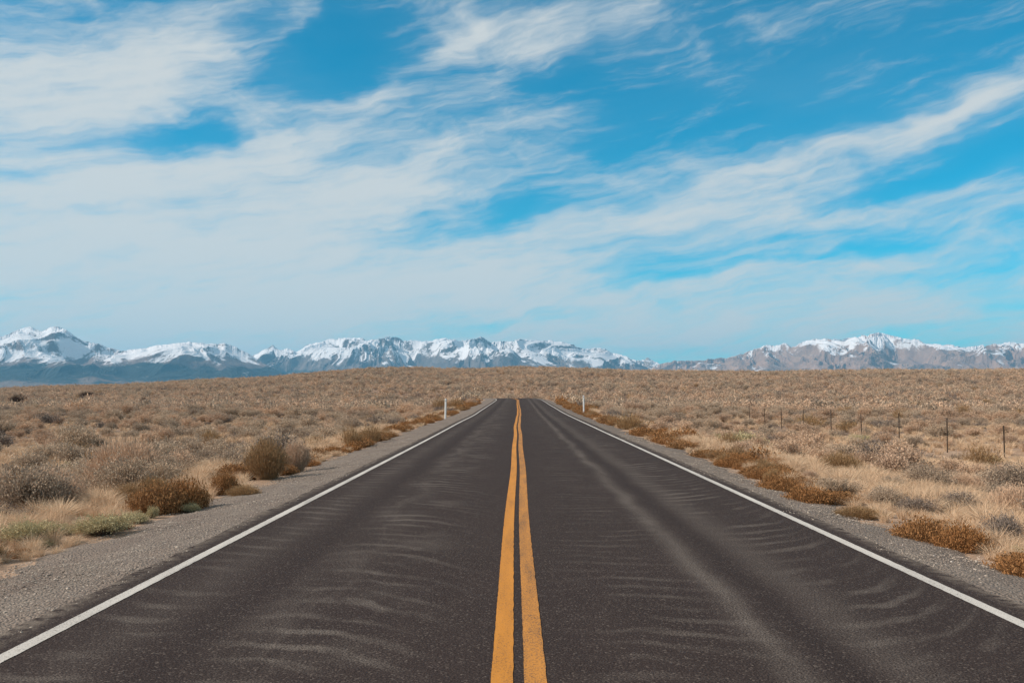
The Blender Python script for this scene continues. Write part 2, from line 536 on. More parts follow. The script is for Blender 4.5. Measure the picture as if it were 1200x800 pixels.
def paint_j(ys, u):
    # hand-driven paint: slow wander plus rough edges
    wander = 0.10 * np.exp(-((ys - 88) / 22) ** 2) - 0.03 * np.exp(-((ys - 52) / 10) ** 2) + 0.012 * np.sin(ys * 0.35)
    return wander + 0.006 * perlin(ys * 5, ys * 0 + 11 * u)


def line_j(ys, u):
    return 0.03 * perlin(ys / 23.0, ys * 0 + 2.5) + 0.006 * perlin(ys * 6, ys * 0 + 13 * u)


ribbon('road_marking_yellow', -0.172, -0.040, -24, 250, 2600, 0.004, M_YEL, xj=paint_j)
ribbon('road_marking_yellow', 0.026, 0.160, -24, 250, 2600, 0.004, M_YEL2, xj=paint_j)
ribbon('road_marking_white', -3.36, -3.25, -24, 250, 2600, 0.004, M_WHT, xj=line_j)
ribbon('road_marking_white', 3.66, 3.77, -24, 250, 2600, 0.004, M_WHT, xj=line_j)


def shoulder_z(side):
    def f(u, xx, ys):
        k = u if side > 0 else 1 - u          # 0 at the asphalt, 1 at the outer edge
        return -0.008 - 0.10 * k - 0.09 * k ** 3 + 0.022 * fbm(xx * 2, ys * 2, 3) * (k > 0.03)
    return f


def outer_j(side):
    def f(ys, u):
        k = u if side > 0 else 1 - u
        return side * 0.35 * k * fbm(ys / 3.0, ys * 0 + side * 4.4, 3)
    return f


ribbon('gravel_shoulder', 4.0, 5.3, -25, 250, 1500, 0.0, M_GRAV, nx=14, zf=shoulder_z(1), xj=outer_j(1))
ribbon('gravel_shoulder', -5.45, -3.57, -25, 250, 1500, 0.0, M_GRAV, nx=16, zf=shoulder_z(-1), xj=outer_j(-1))


# ------------------------------------------------------------------ mountains
def mountain_mat(name, snow_lo, snow_hi, forest_top, rock_a, rock_b, forest, low, snow_bias=0.0, gap_snow=0.0):
    m_, t, b = mat(name)
    g = t.n('ShaderNodeNewGeometry')
    P = g.outputs['Position']; N = g.outputs['Normal']
    X, Y, Z = t.sep(P); nx, ny, nz = t.sep(N)
    n1 = t.noise(P, 0.0016, 6, 0.62); n2 = t.noise(P, 0.010, 5, 0.65)
    nn = t.m('ADD', t.m('MULTIPLY', t.m('SUBTRACT', n1, 0.5), 1.3), t.m('MULTIPLY', t.m('SUBTRACT', n2, 0.5), 0.9))
    h = t.map(Z, snow_lo, snow_hi, -1.05, 0.5)
    steep = t.map(nz, 0.62, 0.93, -0.55, 0.22)
    s = t.m('ADD', t.m('ADD', h, nn), t.m('ADD', steep, snow_bias))
    at = t.n('ShaderNodeAttribute'); at.attribute_name = 'rib'
    n3 = t.noise(P, 0.035, 4, 0.7)
    s = t.m('SUBTRACT', s, t.m('MULTIPLY', at.outputs['Fac'], 0.27))
    s = t.m('ADD', s, t.m('MULTIPLY', t.map(X, 5200, 3000, 0, 1), gap_snow))
    s = t.m('ADD', s, t.m('MULTIPLY', t.m('SUBTRACT', n3, 0.5), 0.75))
    snow = t.map(s, -0.08, 0.18)
    streakn = t.noise(t.v('MULTIPLY', P, (1, 1, 0.3)), 0.006, 4, 0.6)
    rock = t.mix(t.map(streakn, 0.35, 0.65), rock_a, rock_b)
    f = t.m('ADD', t.map(Z, forest_top, forest_top * 0.55, -0.6, 0.6), t.m('MULTIPLY', t.m('SUBTRACT', n1, 0.5), 2.2))
    col = t.mix(t.map(f, -0.1, 0.15), rock, forest)
    lw = t.m('ADD', t.map(Z, forest_top * 0.55, 0, -0.45, 0.5), t.m('MULTIPLY', t.m('SUBTRACT', t.noise(t.v('MULTIPLY', P, (1, 1, 3)), 0.0022, 4, 0.6), 0.5), 2.0))
    col = t.mix(t.map(lw, -0.05, 0.25), col, low)
    col = t.mix(snow, col, (0.66, 0.66, 0.69))
    t.put(b.inputs['Base Color'], col)
    bump(t, b, t.m('ADD', n2, t.noise(P, 0.03, 4, 0.7)), 30, 0.55)
    return m_


def mountain(name, D, depth, prof, material, seed, base_px=468, amp=0.6, spur=1.0, du=0.6, nt=150, jag=1.3, ribs=12):
    px = np.array([p[0] for p in prof], float); py = np.array([p[1] for p in prof], float)
    u = np.arange(px[0], px[-1], du)
    yy = np.interp(u, px, py) + jag * fbm(u / 9.0 + seed, u * 0 + seed, 4, 0.6) * np.clip((base_px - np.interp(u, px, py)) / 40, 0, 1)
    target = (460 - yy) / F                                 # tangent of elevation at the crest, over y
    t_ = np.linspace(0, 1.25, nt)
    U, T = np.meshgrid(u, t_, indexing='ij')
    wob = fbm(U / 90 + seed, U * 0 + 1, 3) * 0.12
    Yd = D - depth + depth * (T + wob * T)
    Xw = (U - 607) / F * Yd
    k2 = np.hanning(61); k2 /= k2.sum()
    tsm = np.convolve(np.pad(target, 30, mode='edge'), k2, mode='valid')
    tgt = tsm[:, None] + (target - tsm)[:, None] * sstep(0.78, 0.98, T)
    hc = tgt * (D + depth * wob[:, :1]) + 60                # height over the foot, metres
    L = 1500.0 / spur
    wx = Xw / L + 0.30 * fbm(Xw / L * 0.8 + seed, Yd / L * 0.8, 3)
    wy = Yd / L * 0.72 + 0.30 * fbm(Xw / L * 0.8 + 9 + seed, Yd / L * 0.8 + 4, 3)
    rg = np.clip(ridged(wx + seed, wy, 7, 0.50) / 1.08, 0, 1.25)
    rib = ridged(wx * 5 + 3, wy * 4.2 + 8, 5, 0.6)
    rib = (rib - rib.mean()) / rib.std()
    env = np.where(T <= 1, (T * T * (3 - 2 * T)) * 0.55 + T * 0.45, 1 - (T - 1) * 1.8)
    am = amp * (1 - 0.55 * sstep(0.7, 1.0, T)) * sstep(0.0, 0.2, T)
    H = hc * env * (1 - am * (1 - rg)) + np.clip(rib, -1.5, 1.8) * ribs * sstep(0.15, 0.4, T)
    # broad correction so that the skyline stands as high as in the photograph
    top = ((H - 60) / Yd).max(1)
    kk = np.hanning(33); kk /= kk.sum()
    f_ = np.clip(target, 0.002, None) / np.clip(top, 0.002, None)
    f_ = np.convolve(np.pad(np.clip(f_, 0.6, 1.8), 16, mode='edge'), kk, mode='valid')
    raw = np.clip(np.clip(target, 0.002, None) / np.clip(top, 0.002, None), 0.6, 1.8)
    f_ = f_[:, None] + (raw - f_)[:, None] * sstep(0.70, 0.95, T)
    Z = EYE + (H - 60) * np.where(H > 60, f_, 1)
    # far edge and side edges fall below the plain
    edge_ = np.clip(np.minimum(U - u[0], u[-1] - U) / 25.0, 0, 1)
    Z = Z - (1 - edge_) * 30 - (T < 0.02) * 60
    o = link(name, mesh_np(name, np.stack([Xw, Yd, Z], -1).reshape(-1, 3), gridf(len(u), nt), [material], False, attrs={'rib': rib.ravel()}))
    o['kind'] = 'structure'
    return o


PA = [(-260, 440), (-160, 415), (-60, 398), (-15, 395), (0, 394), (8, 391), (20, 385), (33, 382), (40, 386), (47, 388), (57, 382.5), (65, 382), (75, 386), (89, 396), (98, 400), (112, 402), (125, 407), (141, 410.5), (150, 409), (170, 407.5),
      (185, 403.5), (200, 403), (220, 400), (240, 403), (262, 402), (275, 406), (295, 417), (310, 427), (337, 440), (380, 455)]
PB = [(240, 450), (280, 425), (300, 414), (319, 404.5), (327, 409.5), (337, 408.5), (347, 413), (357, 406), (370, 401), (385, 397.5), (410, 396), (421, 395), (430, 399), (440, 397.5), (455, 394), (466, 395), (472, 400),
      (485, 399), (500, 399), (522, 396), (540, 399), (552, 398), (562, 395), (575, 400), (600, 400.5), (617, 398), (645, 399), (665, 401), (680, 408), (702, 407), (715, 412), (732, 417), (744, 422), (762, 433), (800, 450)]
PC = [(700, 455), (730, 432), (745, 423), (759, 420), (770, 424.5), (785, 434), (820, 455)]
PD = [(730, 455), (760, 432), (775, 426), (792, 422.5), (817, 423), (835, 420.5), (850, 419), (865, 416), (882, 410), (900, 404), (908, 405), (919, 401.5), (927, 407), (945, 399), (957, 397), (985, 397.5), (1000, 395), (1015, 393), (1030, 389),
      (1042, 392.5), (1060, 397), (1072, 397), (1085, 402.5), (1115, 404.5), (1125, 407), (1150, 404.5), (1170, 403), (1182, 401), (1200, 402), (1260, 398), (1340, 408), (1460, 440)]
M_MA = mountain_mat('west_range', 330, 560, 480, (0.11, 0.085, 0.085), (0.20, 0.15, 0.135), (0.018, 0.026, 0.026), (0.15, 0.105, 0.085), 0.04)
M_MB = mountain_mat('central_range', 400, 740, 480, (0.09, 0.08, 0.08), (0.17, 0.14, 0.13), (0.03, 0.036, 0.036), (0.11, 0.09, 0.08), 0.22)
M_MD = mountain_mat('east_range', 560, 880, 430, (0.20, 0.135, 0.11), (0.33, 0.22, 0.165), (0.10, 0.08, 0.07), (0.28, 0.175, 0.13), 0.34, 0.55)
M_MC = mountain_mat('small_peak', 300, 620, 300, (0.17, 0.15, 0.14), (0.30, 0.24, 0.2), (0.08, 0.08, 0.08), (0.2, 0.16, 0.13))
mountain('mountain_range', 15500, 4600, PA, M_MA, 2.3, amp=0.50, spur=0.7, nt=240, jag=0.7, ribs=7)
mountain('mountain_range', 19500, 4200, PB, M_MB, 7.7, amp=0.72, spur=0.9, nt=220)
mountain('mountain_range', 21500, 2500, PC, M_MC, 5.1, amp=0.6, nt=130)
mountain('mountain_range', 18500, 4000, PD, M_MD, 12.9, amp=0.66, spur=1.0, nt=220)


# ------------------------------------------------------------------ plants
def shrub(kind, n_stem, n_leaf, leaf, r=0.6, h=0.8, seed=0, seg=2, thick=0.006):
    """returns (stem verts, stem quads), (leaf verts, leaf quads). Every leaf is a narrow pointed diamond."""
    g = np.random.default_rng(seed * 131 + 17)
    # lobes make the outline uneven
    nl = g.integers(4, 8)
    la = g.random(nl) * 2 * math.pi
    lr = 0.35 + 0.5 * g.random(nl)
    lobe_c = np.stack([np.cos(la) * lr * r * 0.75, np.sin(la) * lr * r * 0.75], -1)
    which = g.integers(0, nl, n_stem)
    if kind == 'broom':
        th = g.random(n_stem) * 2 * math.pi
        q = np.sqrt(g.random(n_stem))
        tip = np.stack([np.cos(th) * q * r, np.sin(th) * q * r, h * (0.62 + 0.38 * g.random(n_stem)) * np.sqrt(1 - 0.8 * q ** 2)], -1)
        tip[:, :2] += lobe_c[which] * 0.3
        root = np.stack([np.cos(th) * q * r * 0.45, np.sin(th) * q * r * 0.45, np.zeros(n_stem)], -1)
    elif kind == 'mat':
        th = g.random(n_stem) * 2 * math.pi
        q = np.sqrt(g.random(n_stem))
        root = np.stack([np.cos(th) * q * r * 0.85, np.sin(th) * q * r * 0.85, np.zeros(n_stem)], -1)
        tip = root + np.stack([g.normal(0, 0.16, n_stem) * r, g.normal(0, 0.16, n_stem) * r, h * (0.45 + 0.55 * g.random(n_stem)) * (1 - 0.6 * q ** 2)], -1)
    elif kind == 'grass':
        th = g.random(n_stem) * 2 * math.pi
        q = np.sqrt(g.random(n_stem))
        root = np.stack([np.cos(th) * q * r * 0.3, np.sin(th) * q * r * 0.3, np.zeros(n_stem)], -1)
        lean = 0.15 + 0.85 * q
        tip = root + np.stack([np.cos(th) * lean * r * 0.8 + g.normal(0, 0.1 * r, n_stem), np.sin(th) * lean * r * 0.8 + g.normal(0, 0.1 * r, n_stem), h * (0.55 + 0.45 * g.random(n_stem)) * (1 - 0.3 * q)], -1)
    else:                                                      # dome of lobes
        th = g.random(n_stem) * 2 * math.pi
        ph = np.arccos(1 - g.random(n_stem) * 0.98)
        d = np.stack([np.sin(ph) * np.cos(th), np.sin(ph) * np.sin(th), np.cos(ph)], -1)
        ls = 0.42 + 0.3 * g.random(nl)
        tip = d * ls[which][:, None] * np.array([r, r, h * 0.75]) * (0.72 + 0.35 * g.random(n_stem) + 0.45 * (g.random(n_stem) > 0.95))[:, None]
        tip[:, :2] += lobe_c[which]
        tip[:, 2] += h * (0.22 + 0.2 * g.random(nl))[which]
        root = np.zeros((n_stem, 3)); root[:, :2] = lobe_c[which] * 0.25 + g.normal(0, 0.03, (n_stem, 2))
    root[:, 2] -= 0.04
    mid = root * 0.5 + tip * 0.5
    mid[:, :2] += (tip[:, :2] - root[:, :2]) * (-0.10 if kind != 'grass' else -0.18)
    mid[:, 2] += 0.06 * h + (0.10 * h if kind == 'grass' else 0)
    side = np.stack([-(tip - root)[:, 1], (tip - root)[:, 0], np.zeros(n_stem)], -1)
    rnd = g.normal(0, 1, (n_stem, 3)); side = side + rnd * 0.3
    side /= np.linalg.norm(side, axis=1)[:, None] + 1e-6
    w0 = thick * (0.6 + 0.8 * g.random(n_stem))[:, None]
    S = np.stack([root - side * w0, root + side * w0, mid - side * w0 * 0.7, mid + side * w0 * 0.7, tip - side * w0 * 0.2, tip + side * w0 * 0.2], 1)
    b0 = (np.arange(n_stem) * 6)[:, None]
    SF = np.concatenate([b0 + np.array([0, 1, 3, 2]), b0 + np.array([2, 3, 5, 4])])
    SV = S.reshape(-1, 3)
    if n_leaf == 0: return (SV, SF), None
    k = g.integers(0, n_stem, n_leaf)
    lo = {'broom': 0.25, 'mat': 0.2, 'grass': 0.3}.get(kind, 0.5)
    s = lo + (1 - lo) * g.random(n_leaf) ** 0.6
    s2 = s[:, None]
    p = root[k] * (1 - s2) ** 2 + 2 * mid[k] * s2 * (1 - s2) + tip[k] * s2 ** 2
    dirv_ = tip[k] - root[k]; dirv_ /= np.linalg.norm(dirv_, axis=1)[:, None] + 1e-6
    ja = 0.28 if kind in ('broom', 'grass') else 0.75
    p += g.normal(0, leaf * (0.5 if kind in ('broom', 'grass') else 1.0), (n_leaf, 3))
    dirv_ = dirv_ + g.normal(0, ja, (n_leaf, 3)); dirv_[:, 2] += 0.35
    dirv_ /= np.linalg.norm(dirv_, axis=1)[:, None]
    sd = np.cross(dirv_, g.normal(0, 1, (n_leaf, 3))); sd /= np.linalg.norm(sd, axis=1)[:, None] + 1e-6
    L = leaf * (0.6 + 0.8 * g.random(n_leaf))[:, None]
    wd = L * (0.065 if kind in ('broom', 'grass') else 0.26)
    LV = np.stack([p, p + dirv_ * L * 0.5 - sd * wd, p + dirv_ * L, p + dirv_ * L * 0.5 + sd * wd], 1).reshape(-1, 3)
    LV[:, 2] = np.maximum(LV[:, 2], 0.0)
    LF = (np.arange(n_leaf) * 4)[:, None] + np.array([0, 1, 2, 3])
    return (SV, SF), (LV, LF)


# kind -> shape, radius, height, foliage material, stems material
KINDS = {
    'sagebrush':       ('dome', 0.62, 0.88, M_SAGE, M_WOOD),
    'rabbitbrush':     ('broom', 0.58, 0.86, M_TAN, M_TAN),
    'green_sagebrush': ('dome', 0.60, 0.62, M_GREEN, M_WOOD),
    'russet_weed':     ('mat', 0.70, 0.46, M_RUST, M_RUST),
    'olive_brush':     ('broom', 0.62, 0.85, M_OLIVE, M_OLIVE),
    'dead_sagebrush':  ('dome', 0.66, 0.70, M_DEAD, M_DEAD),
    'dark_brush':      ('dome', 0.70, 0.75, M_DARK, M_DARK),
    'bunchgrass':      ('grass', 0.32, 0.46, M_STRAW, M_STRAW),
}
DETAIL = {  # level -> (stems, leaves, leaf size, stem half width)
    'dome':  [(520, 9500, 0.030, 0.0035), (150, 3600, 0.044, 0.005), (16, 240, 0.17, 0.016)],
    'broom': [(1700, 9000, 0.075, 0.0022), (330, 1100, 0.12, 0.006), (50, 170, 0.24, 0.018)],
    'mat':   [(1500, 8000, 0.042, 0.0022), (300, 1500, 0.085, 0.006), (45, 150, 0.22, 0.018)],
    'grass': [(230, 0, 0, 0.0028), (90, 0, 0, 0.0065), (36, 0, 0, 0.014)],
}
MESHES = {}


def protos(kind, lod):
    """meshes of one kind at one level of detail: list of (stems mesh, foliage mesh or None, joined mesh)"""
    key = (kind, lod)
    if key in MESHES: return MESHES[key]
    shape, r, h, mf, ms = KINDS[kind]
    if kind == 'rabbitbrush' and lod: shape, ms = 'dome', M_OLIVE
    ns, nl, ls, th = DETAIL[shape][lod]
    out = []
    for v_ in range(4 if lod == 0 else 5):
        rr, hh = r, h
        if kind == 'dead_sagebrush' and nl: nl_ = int(nl * 0.45); ns_ = int(ns * 1.6)
        else: nl_, ns_ = nl, ns
        S, L = shrub(shape, ns_, nl_, ls, rr, hh, seed=v_ + 10 * lod + 100 * list(KINDS).index(kind), thick=th)
        if lod == 0:
            sm = mesh_np(kind + '_stems', S[0], S[1], [ms])
            fm = mesh_np(kind + '_foliage', L[0], L[1], [mf]) if L else None
            out.append((sm, fm, None))
        else:
            if L:
                V = np.concatenate([S[0], L[0]]); Fa = np.concatenate([S[1], L[1] + len(S[0])])
                mi = np.concatenate([np.zeros(len(S[1])), np.ones(len(L[1]))])
                jm = mesh_np(kind, V, Fa, [ms, mf], mi=mi)
            else:
                jm = mesh_np(kind, S[0], S[1], [mf])
            out.append((None, None, jm))
    MESHES[key] = out
    return out


CAT = {'sagebrush': 'shrub', 'rabbitbrush': 'shrub', 'green_sagebrush': 'shrub', 'russet_weed': 'weed', 'olive_brush': 'shrub',
       'dead_sagebrush': 'shrub', 'dark_brush': 'shrub', 'bunchgrass': 'grass tuft'}


def plant(kind, x, y, s=1.0, sz=None, rot=None, label=None, group=None, lod=None, sx=None):
    d = math.hypot(x, y)
    if lod is None: lod = 0 if d < 27 else 1
    if kind == 'bunchgrass' and d < 30: lod = 0
    rot = random.random() * 6.283 if rot is None else rot
    z = float(ht(x, y)) - 0.02
    pr = random.choice(protos(kind, lod))
    scale = ((sx or s), s, (sz or s))
    if lod == 0 and pr[1] is not None:
        root = bpy.data.objects.new(kind, None); COL.objects.link(root)
        root.empty_display_size = 0.2
        link('stems', pr[0], root); link('foliage', pr[1], root)
    else:
        root = bpy.data.objects.new(kind, pr[2] or pr[0]); COL.objects.link(root)
    root.location = (x, y, z); root.rotation_euler = (0, 0, rot); root.scale = scale
    return tag(root, label, CAT[kind], group)


def gp(px, py, z=None):
    """ground point seen at a pixel of the photograph"""
    d = np.arange(8, 620, 0.05)
    hit = ht((px - 607) / F * d, d) >= EYE - (py - 460) / F * d
    d = d[np.argmax(hit)] if hit.any() else 480.0
    return (px - 607) / F * d, float(d)


# shrubs one can pick out in the photograph: kind, x, base y, width px, height px, label
NOTED = [
    ('green_sagebrush', 30, 640, 78, 36, 'pale grey-green sagebrush at the gravel edge, at the very left of the picture'),
    ('green_sagebrush', 112, 628, 72, 30, 'rounded grey-green sagebrush overhanging the left gravel shoulder, between two smaller green shrubs'),
    ('green_sagebrush', 160, 613, 36, 16, 'small dark-stemmed green sagebrush low against the left gravel'),
    ('green_sagebrush', 179, 607, 14, 18, 'smallest upright pale green sprig at the foot of the russet thicket'),
    ('green_sagebrush', 221, 600, 30, 15, 'small yellow-green sagebrush in front of the russet thicket on the left verge'),
    ('russet_weed', 178, 602, 70, 38, 'tall russet-brown thicket behind the small green sprig on the left verge'),
    ('russet_weed', 212, 599, 62, 40, 'tallest russet-brown thicket on the left verge, behind the yellow-green sagebrush'),
    ('green_sagebrush', 76, 626, 34, 18, 'low grey-green sagebrush filling the gap between the two largest green ones on the left'),
    ('green_sagebrush', 52, 640, 30, 13, 'small green sprig on the gravel edge below the large green sagebrush on the left'),
    ('bunchgrass', 135, 611, 34, 20, 'peach-coloured tuft of dry grass between the green sagebrush on the left gravel edge'),
    ('bunchgrass', 8, 622, 40, 30, 'tall peach-coloured dry grass tuft at the very left, behind the leftmost green sagebrush'),
    ('russet_weed', 22, 652, 34, 12, 'flat brown weed patch at the lowest left corner of the scrub'),
    ('rabbitbrush', 62, 604, 68, 44, 'large pinkish-grey broom of bare twigs behind the green sagebrush on the left'),
    ('russet_weed', 118, 560, 48, 26, 'orange-brown spreading weed mound in the left field behind the pinkish broom'),
    ('russet_weed', 150, 553, 50, 24, 'russet weed mound in the left field right of its orange twin'),
    ('russet_weed', 10, 578, 36, 20, 'russet weed clump at the left picture edge above the green sagebrush'),
    ('dead_sagebrush', 28, 570, 34, 16, 'dark grey dead sagebrush near the left picture edge'),
    ('dead_sagebrush', 20, 596, 40, 18, 'grey low dead sagebrush left of the pinkish broom'),
    ('russet_weed', 262, 580, 36, 28, 'dark rust-coloured shrub on the left verge with a black hollow'),
    ('olive_brush', 283, 583, 40, 15, 'low olive-brown strip of brush along the left gravel'),
    ('olive_brush', 310, 562, 52, 48, 'big olive-brown shrub with dark base standing highest on the left verge'),
    ('rabbitbrush', 345, 553, 36, 38, 'pinkish twiggy rabbitbrush beside the big olive-brown shrub'),
    ('olive_brush', 410, 524, 24, 26, 'dark upright olive shrub halfway along the left verge'),
    ('olive_brush', 434, 519, 28, 22, 'orange-brown shrub right of the dark upright olive shrub'),
    ('olive_brush', 515, 482, 20, 16, 'dark russet shrub just behind the left white marker post'),
    ('olive_brush', 534, 479, 22, 13, 'dark russet shrub just past the left white marker post'),
    ('rabbitbrush', 552, 474, 16, 9, 'last tan shrub on the left verge before the road crests'),
    ('dark_brush', 16, 474, 18, 9, 'blackish dead bush on the left horizon, nearest the picture edge'),
    ('dark_brush', 100, 466, 22, 6, 'flat blackish mound of dead brush on the left horizon'),
    ('dark_brush', 165, 476, 9, 9, 'small upright black bush in the far left field'),
    ('olive_brush', 738, 503, 36, 20, 'big brown shrub on the right verge past the white marker post'),
    ('dead_sagebrush', 1075, 605, 60, 32, 'wide dark grey dead sagebrush behind the long russet mound'),
    ('dead_sagebrush', 1125, 603, 66, 36, 'widest grey dead sagebrush in the right foreground'),
    ('russet_weed', 1085, 634, 76, 30, 'long bright russet weed mound on the right gravel edge, left part'),
    ('russet_weed', 1130, 645, 66, 32, 'long bright russet weed mound on the right gravel edge, right part'),
    ('dead_sagebrush', 1180, 640, 60, 52, 'tangled grey and straw dead shrub at the right picture edge'),
    ('russet_weed', 1188, 665, 44, 18, 'low russet weed patch on the gravel at the right picture edge'),
    ('green_sagebrush', 1190, 652, 26, 20, 'small pale yellow sprig in front of the tangled dead shrub'),
    ('russet_weed', 950, 592, 60, 24, 'orange russet weed strip along the right gravel, middle clump'),
    ('russet_weed', 915, 578, 54, 22, 'orange russet weed strip along the right gravel, far clump'),
    ('sagebrush', 985, 580, 62, 26, 'pale sagebrush behind the orange strip, left one of the two on the right verge'),
    ('sagebrush', 1035, 592, 60, 26, 'pale sagebrush behind the low olive-brown strip, right one of the two on the right verge'),
    ('olive_brush', 1010, 607, 60, 16, 'low olive-brown weed strip joining the russet clumps on the right'),
    ('dead_sagebrush', 1088, 542, 26, 13, 'dark round dead sagebrush on bare sand before the fence'),
    ('dead_sagebrush', 1122, 543, 30, 15, 'dark wide dead sagebrush on bare sand, left one of a touching pair'),
    ('dead_sagebrush', 1148, 541, 26, 13, 'dark wide dead sagebrush on bare sand, right one of a touching pair'),
    ('dead_sagebrush', 1038, 514, 34, 12, 'bluish grey dead shrub behind the fence, between two posts'),
    ('olive_brush', 950, 504, 40, 18, 'brown bush mass behind the far end of the fence'),
    ('olive_brush', 1000, 506, 46, 14, 'flat brown bush mass behind the middle of the fence'),
]
TAKEN = []
for kind, px, py, wpx, hpx, lab in NOTED:
    x, y = gp(px, py)
    shape, r, h, _, _ = KINDS[kind]
    kx = wpx * y / F / (2 * r); kz = hpx * y / F / h
    if kind == 'dark_brush': kx *= 1.2; kz *= 1.5
    x, y = x, y + kx * r * 0.6
    plant(kind, x, y, kx, kz * 1.05, label=lab)
    TAKEN.append((x, y, kx * r))
TAKEN = np.array(TAKEN)

# scattered plants -----------------------------------------------------------
def scatter(n, rmin, rmax, power, half=0.56):
    """points in the wedge in front of the camera, at least as dense as the eye can see"""
    u = rng.random(n)
    R = (rmin ** power + u * (rmax ** power - rmin ** power)) ** (1 / power)
    a = (rng.random(n) * 2 - 1) * half
    return R * np.sin(a), R * np.cos(a), R


xs, ys, Rs = scatter(112000, 9, 545, 1.85)
rb = np.random.default_rng(5)             # the same scrub beside the camera, just outside the picture
bx, by = rb.uniform(5.9, 26, 900) * rb.choice([-1, 1], 900), rb.uniform(-4, 40, 900)
k = np.abs(bx) > 0.60 * by
xs, ys = np.concatenate([xs, bx[k]]), np.concatenate([ys, by[k]]); Rs = np.hypot(xs, ys)
side_d = np.abs(xs - road_x(ys))
patchn = fbm(xs / 14, ys / 14, 3)
sandy = np.exp(-((xs - 19) / 8) ** 2 - ((ys - 40) / 14) ** 2)
keep = (side_d > 5.6) | (ys > 252)
keep &= rng.random(len(xs)) > (0.95 * sandy)
keep &= rng.random(len(xs)) > np.clip(0.30 - patchn * 0.9, 0, 0.7) * (Rs < 140)
for tx, ty, tr in TAKEN:
    keep &= np.hypot(xs - tx, ys - ty) > tr * 0.85 + 0.15
    # nothing random may hide the noted ones from the camera
    dt = math.hypot(tx, ty)
    if dt > 90 and abs(tx) > 12: keep &= ~((np.abs(xs / np.maximum(ys, .1) - tx / ty) < 1.0 * tr / ty) & (Rs < dt) & (Rs > dt - 16))
    if dt < 60: keep &= ~((np.abs(xs / np.maximum(ys, .1) - tx / ty) < 0.75 * tr / ty) & (Rs < dt) & (Rs > dt - 3.0))
xs, ys, Rs, side_d, patchn = [a[keep] for a in (xs, ys, Rs, side_d, patchn)]
gap = fbm(xs / 4.5 + 11, ys / 6.0, 2)
kp = ~((gap < -0.08) & (Rs > 40) & (rng.random(len(xs)) < 0.85))
xs, ys, Rs, side_d, patchn = [a[kp] for a in (xs, ys, Rs, side_d, patchn)]
# thin out overlaps near the camera
order = np.argsort(Rs)
xs, ys, Rs, side_d, patchn = [a[order] for a in (xs, ys, Rs, side_d, patchn)]
cell, ok = {}, np.ones(len(xs), bool)
for i in range(len(xs)):
    if Rs[i] > 330: break
    md = 0.88 if Rs[i] < 50 else 1.1
    k = (int(xs[i] // 1.1), int(ys[i] // 1.1))
    for a in (-1, 0, 1):
        for b_ in (-1, 0, 1):
            for j in cell.get((k[0] + a, k[1] + b_), ()):
                if (xs[j] - xs[i]) ** 2 + (ys[j] - ys[i]) ** 2 < md ** 2: ok[i] = False
    if ok[i]: cell.setdefault(k, []).append(i)
xs, ys, Rs, side_d, patchn = [a[ok] for a in (xs, ys, Rs, side_d, patchn)]
nv_ = 900                               # a ragged strip of weeds along both gravel edges
vy = 10 + 120 * rng.random(nv_) ** 1.3; vs = np.where(rng.random(nv_) < 0.42, -1, 1)
vx = vs * (5.25 + 0.05 * (vs < 0) + 0.75 * rng.random(nv_) ** 1.3)
vk = (fbm(vy / 5, vs * 3.3, 2) > -0.28) & (rng.random(nv_) < np.where(vs < 0, 0.85, 0.95))
vk &= ~((vs < 0) & (vy < 16.5))
for tx, ty, tr in TAKEN:
    vk &= np.hypot(vx - tx, vy - ty) > tr * 0.7
    if ty < 60: vk &= ~((np.abs(vx / vy - tx / ty) < 0.7 * tr / ty) & (vy < ty) & (vy > ty - 1.5))
vx, vy = vx[vk], vy[vk]
xs, ys, patchn = np.concatenate([xs, vx]), np.concatenate([ys, vy]), np.concatenate([patchn, 0 * vx])
Rs = np.hypot(xs, ys); side_d = np.abs(xs - road_x(ys))
order = np.argsort(Rs); xs, ys, Rs, side_d, patchn = [a[order] for a in (xs, ys, Rs, side_d, patchn)]
r1 = rng.random(len(xs)); clump = fbm(xs / 22 + 40, ys / 22, 3)
kid = np.full(len(xs), 'rabbitbrush', object)
kid[r1 < 0.42 + 0.5 * clump] = 'sagebrush'
kid[(r1 > 0.87) | ((clump > 0.35) & (r1 > 0.8))] = 'dead_sagebrush'
kid[(r1 > 0.975)] = 'olive_brush'
kid[(r1 > 0.86) & (r1 < 0.88) & (Rs < 60)] = 'green_sagebrush'
verge = (side_d < 7.6) & (ys < 160)
kid[verge & (r1 < 0.42)] = 'russet_weed'
kid[(side_d < 6.05) & (ys < 140)] = 'russet_weed'
kid[verge & (r1 >= 0.50) & (r1 < 0.66)] = 'olive_brush'
size = np.clip(rng.normal(0.86, 0.30, len(xs)), 0.4, 1.6)
size[kid == 'russet_weed'] *= 0.72
size[(side_d < 6.05) & (ys < 140)] *= 0.75
size *= np.where(Rs > 90, 1.30, 1.0)
size[(kid == 'olive_brush') & verge] *= 0.5
size[(kid == 'rabbitbrush') & verge] *= 0.75

LABEL = {
    'sagebrush': 'grey-tan leafy sagebrush mound',
    'rabbitbrush': 'pale tan twiggy rabbitbrush clump',
    'dead_sagebrush': 'dark grey dead sagebrush',
    'olive_brush': 'brown upright brush clump',
    'green_sagebrush': 'small grey-green sagebrush',
    'russet_weed': 'low russet weed clump',
    'bunchgrass': 'straw-coloured tuft of dry grass',
}
STUFF_NAME = {'sagebrush': 'sagebrush_undergrowth', 'rabbitbrush': 'rabbitbrush_undergrowth', 'dead_sagebrush': 'dead_brush_undergrowth', 'olive_brush': 'brown_brush_undergrowth',
              'green_sagebrush': 'green_sage_undergrowth', 'russet_weed': 'russet_weeds_undergrowth', 'bunchgrass': 'dry_grass'}


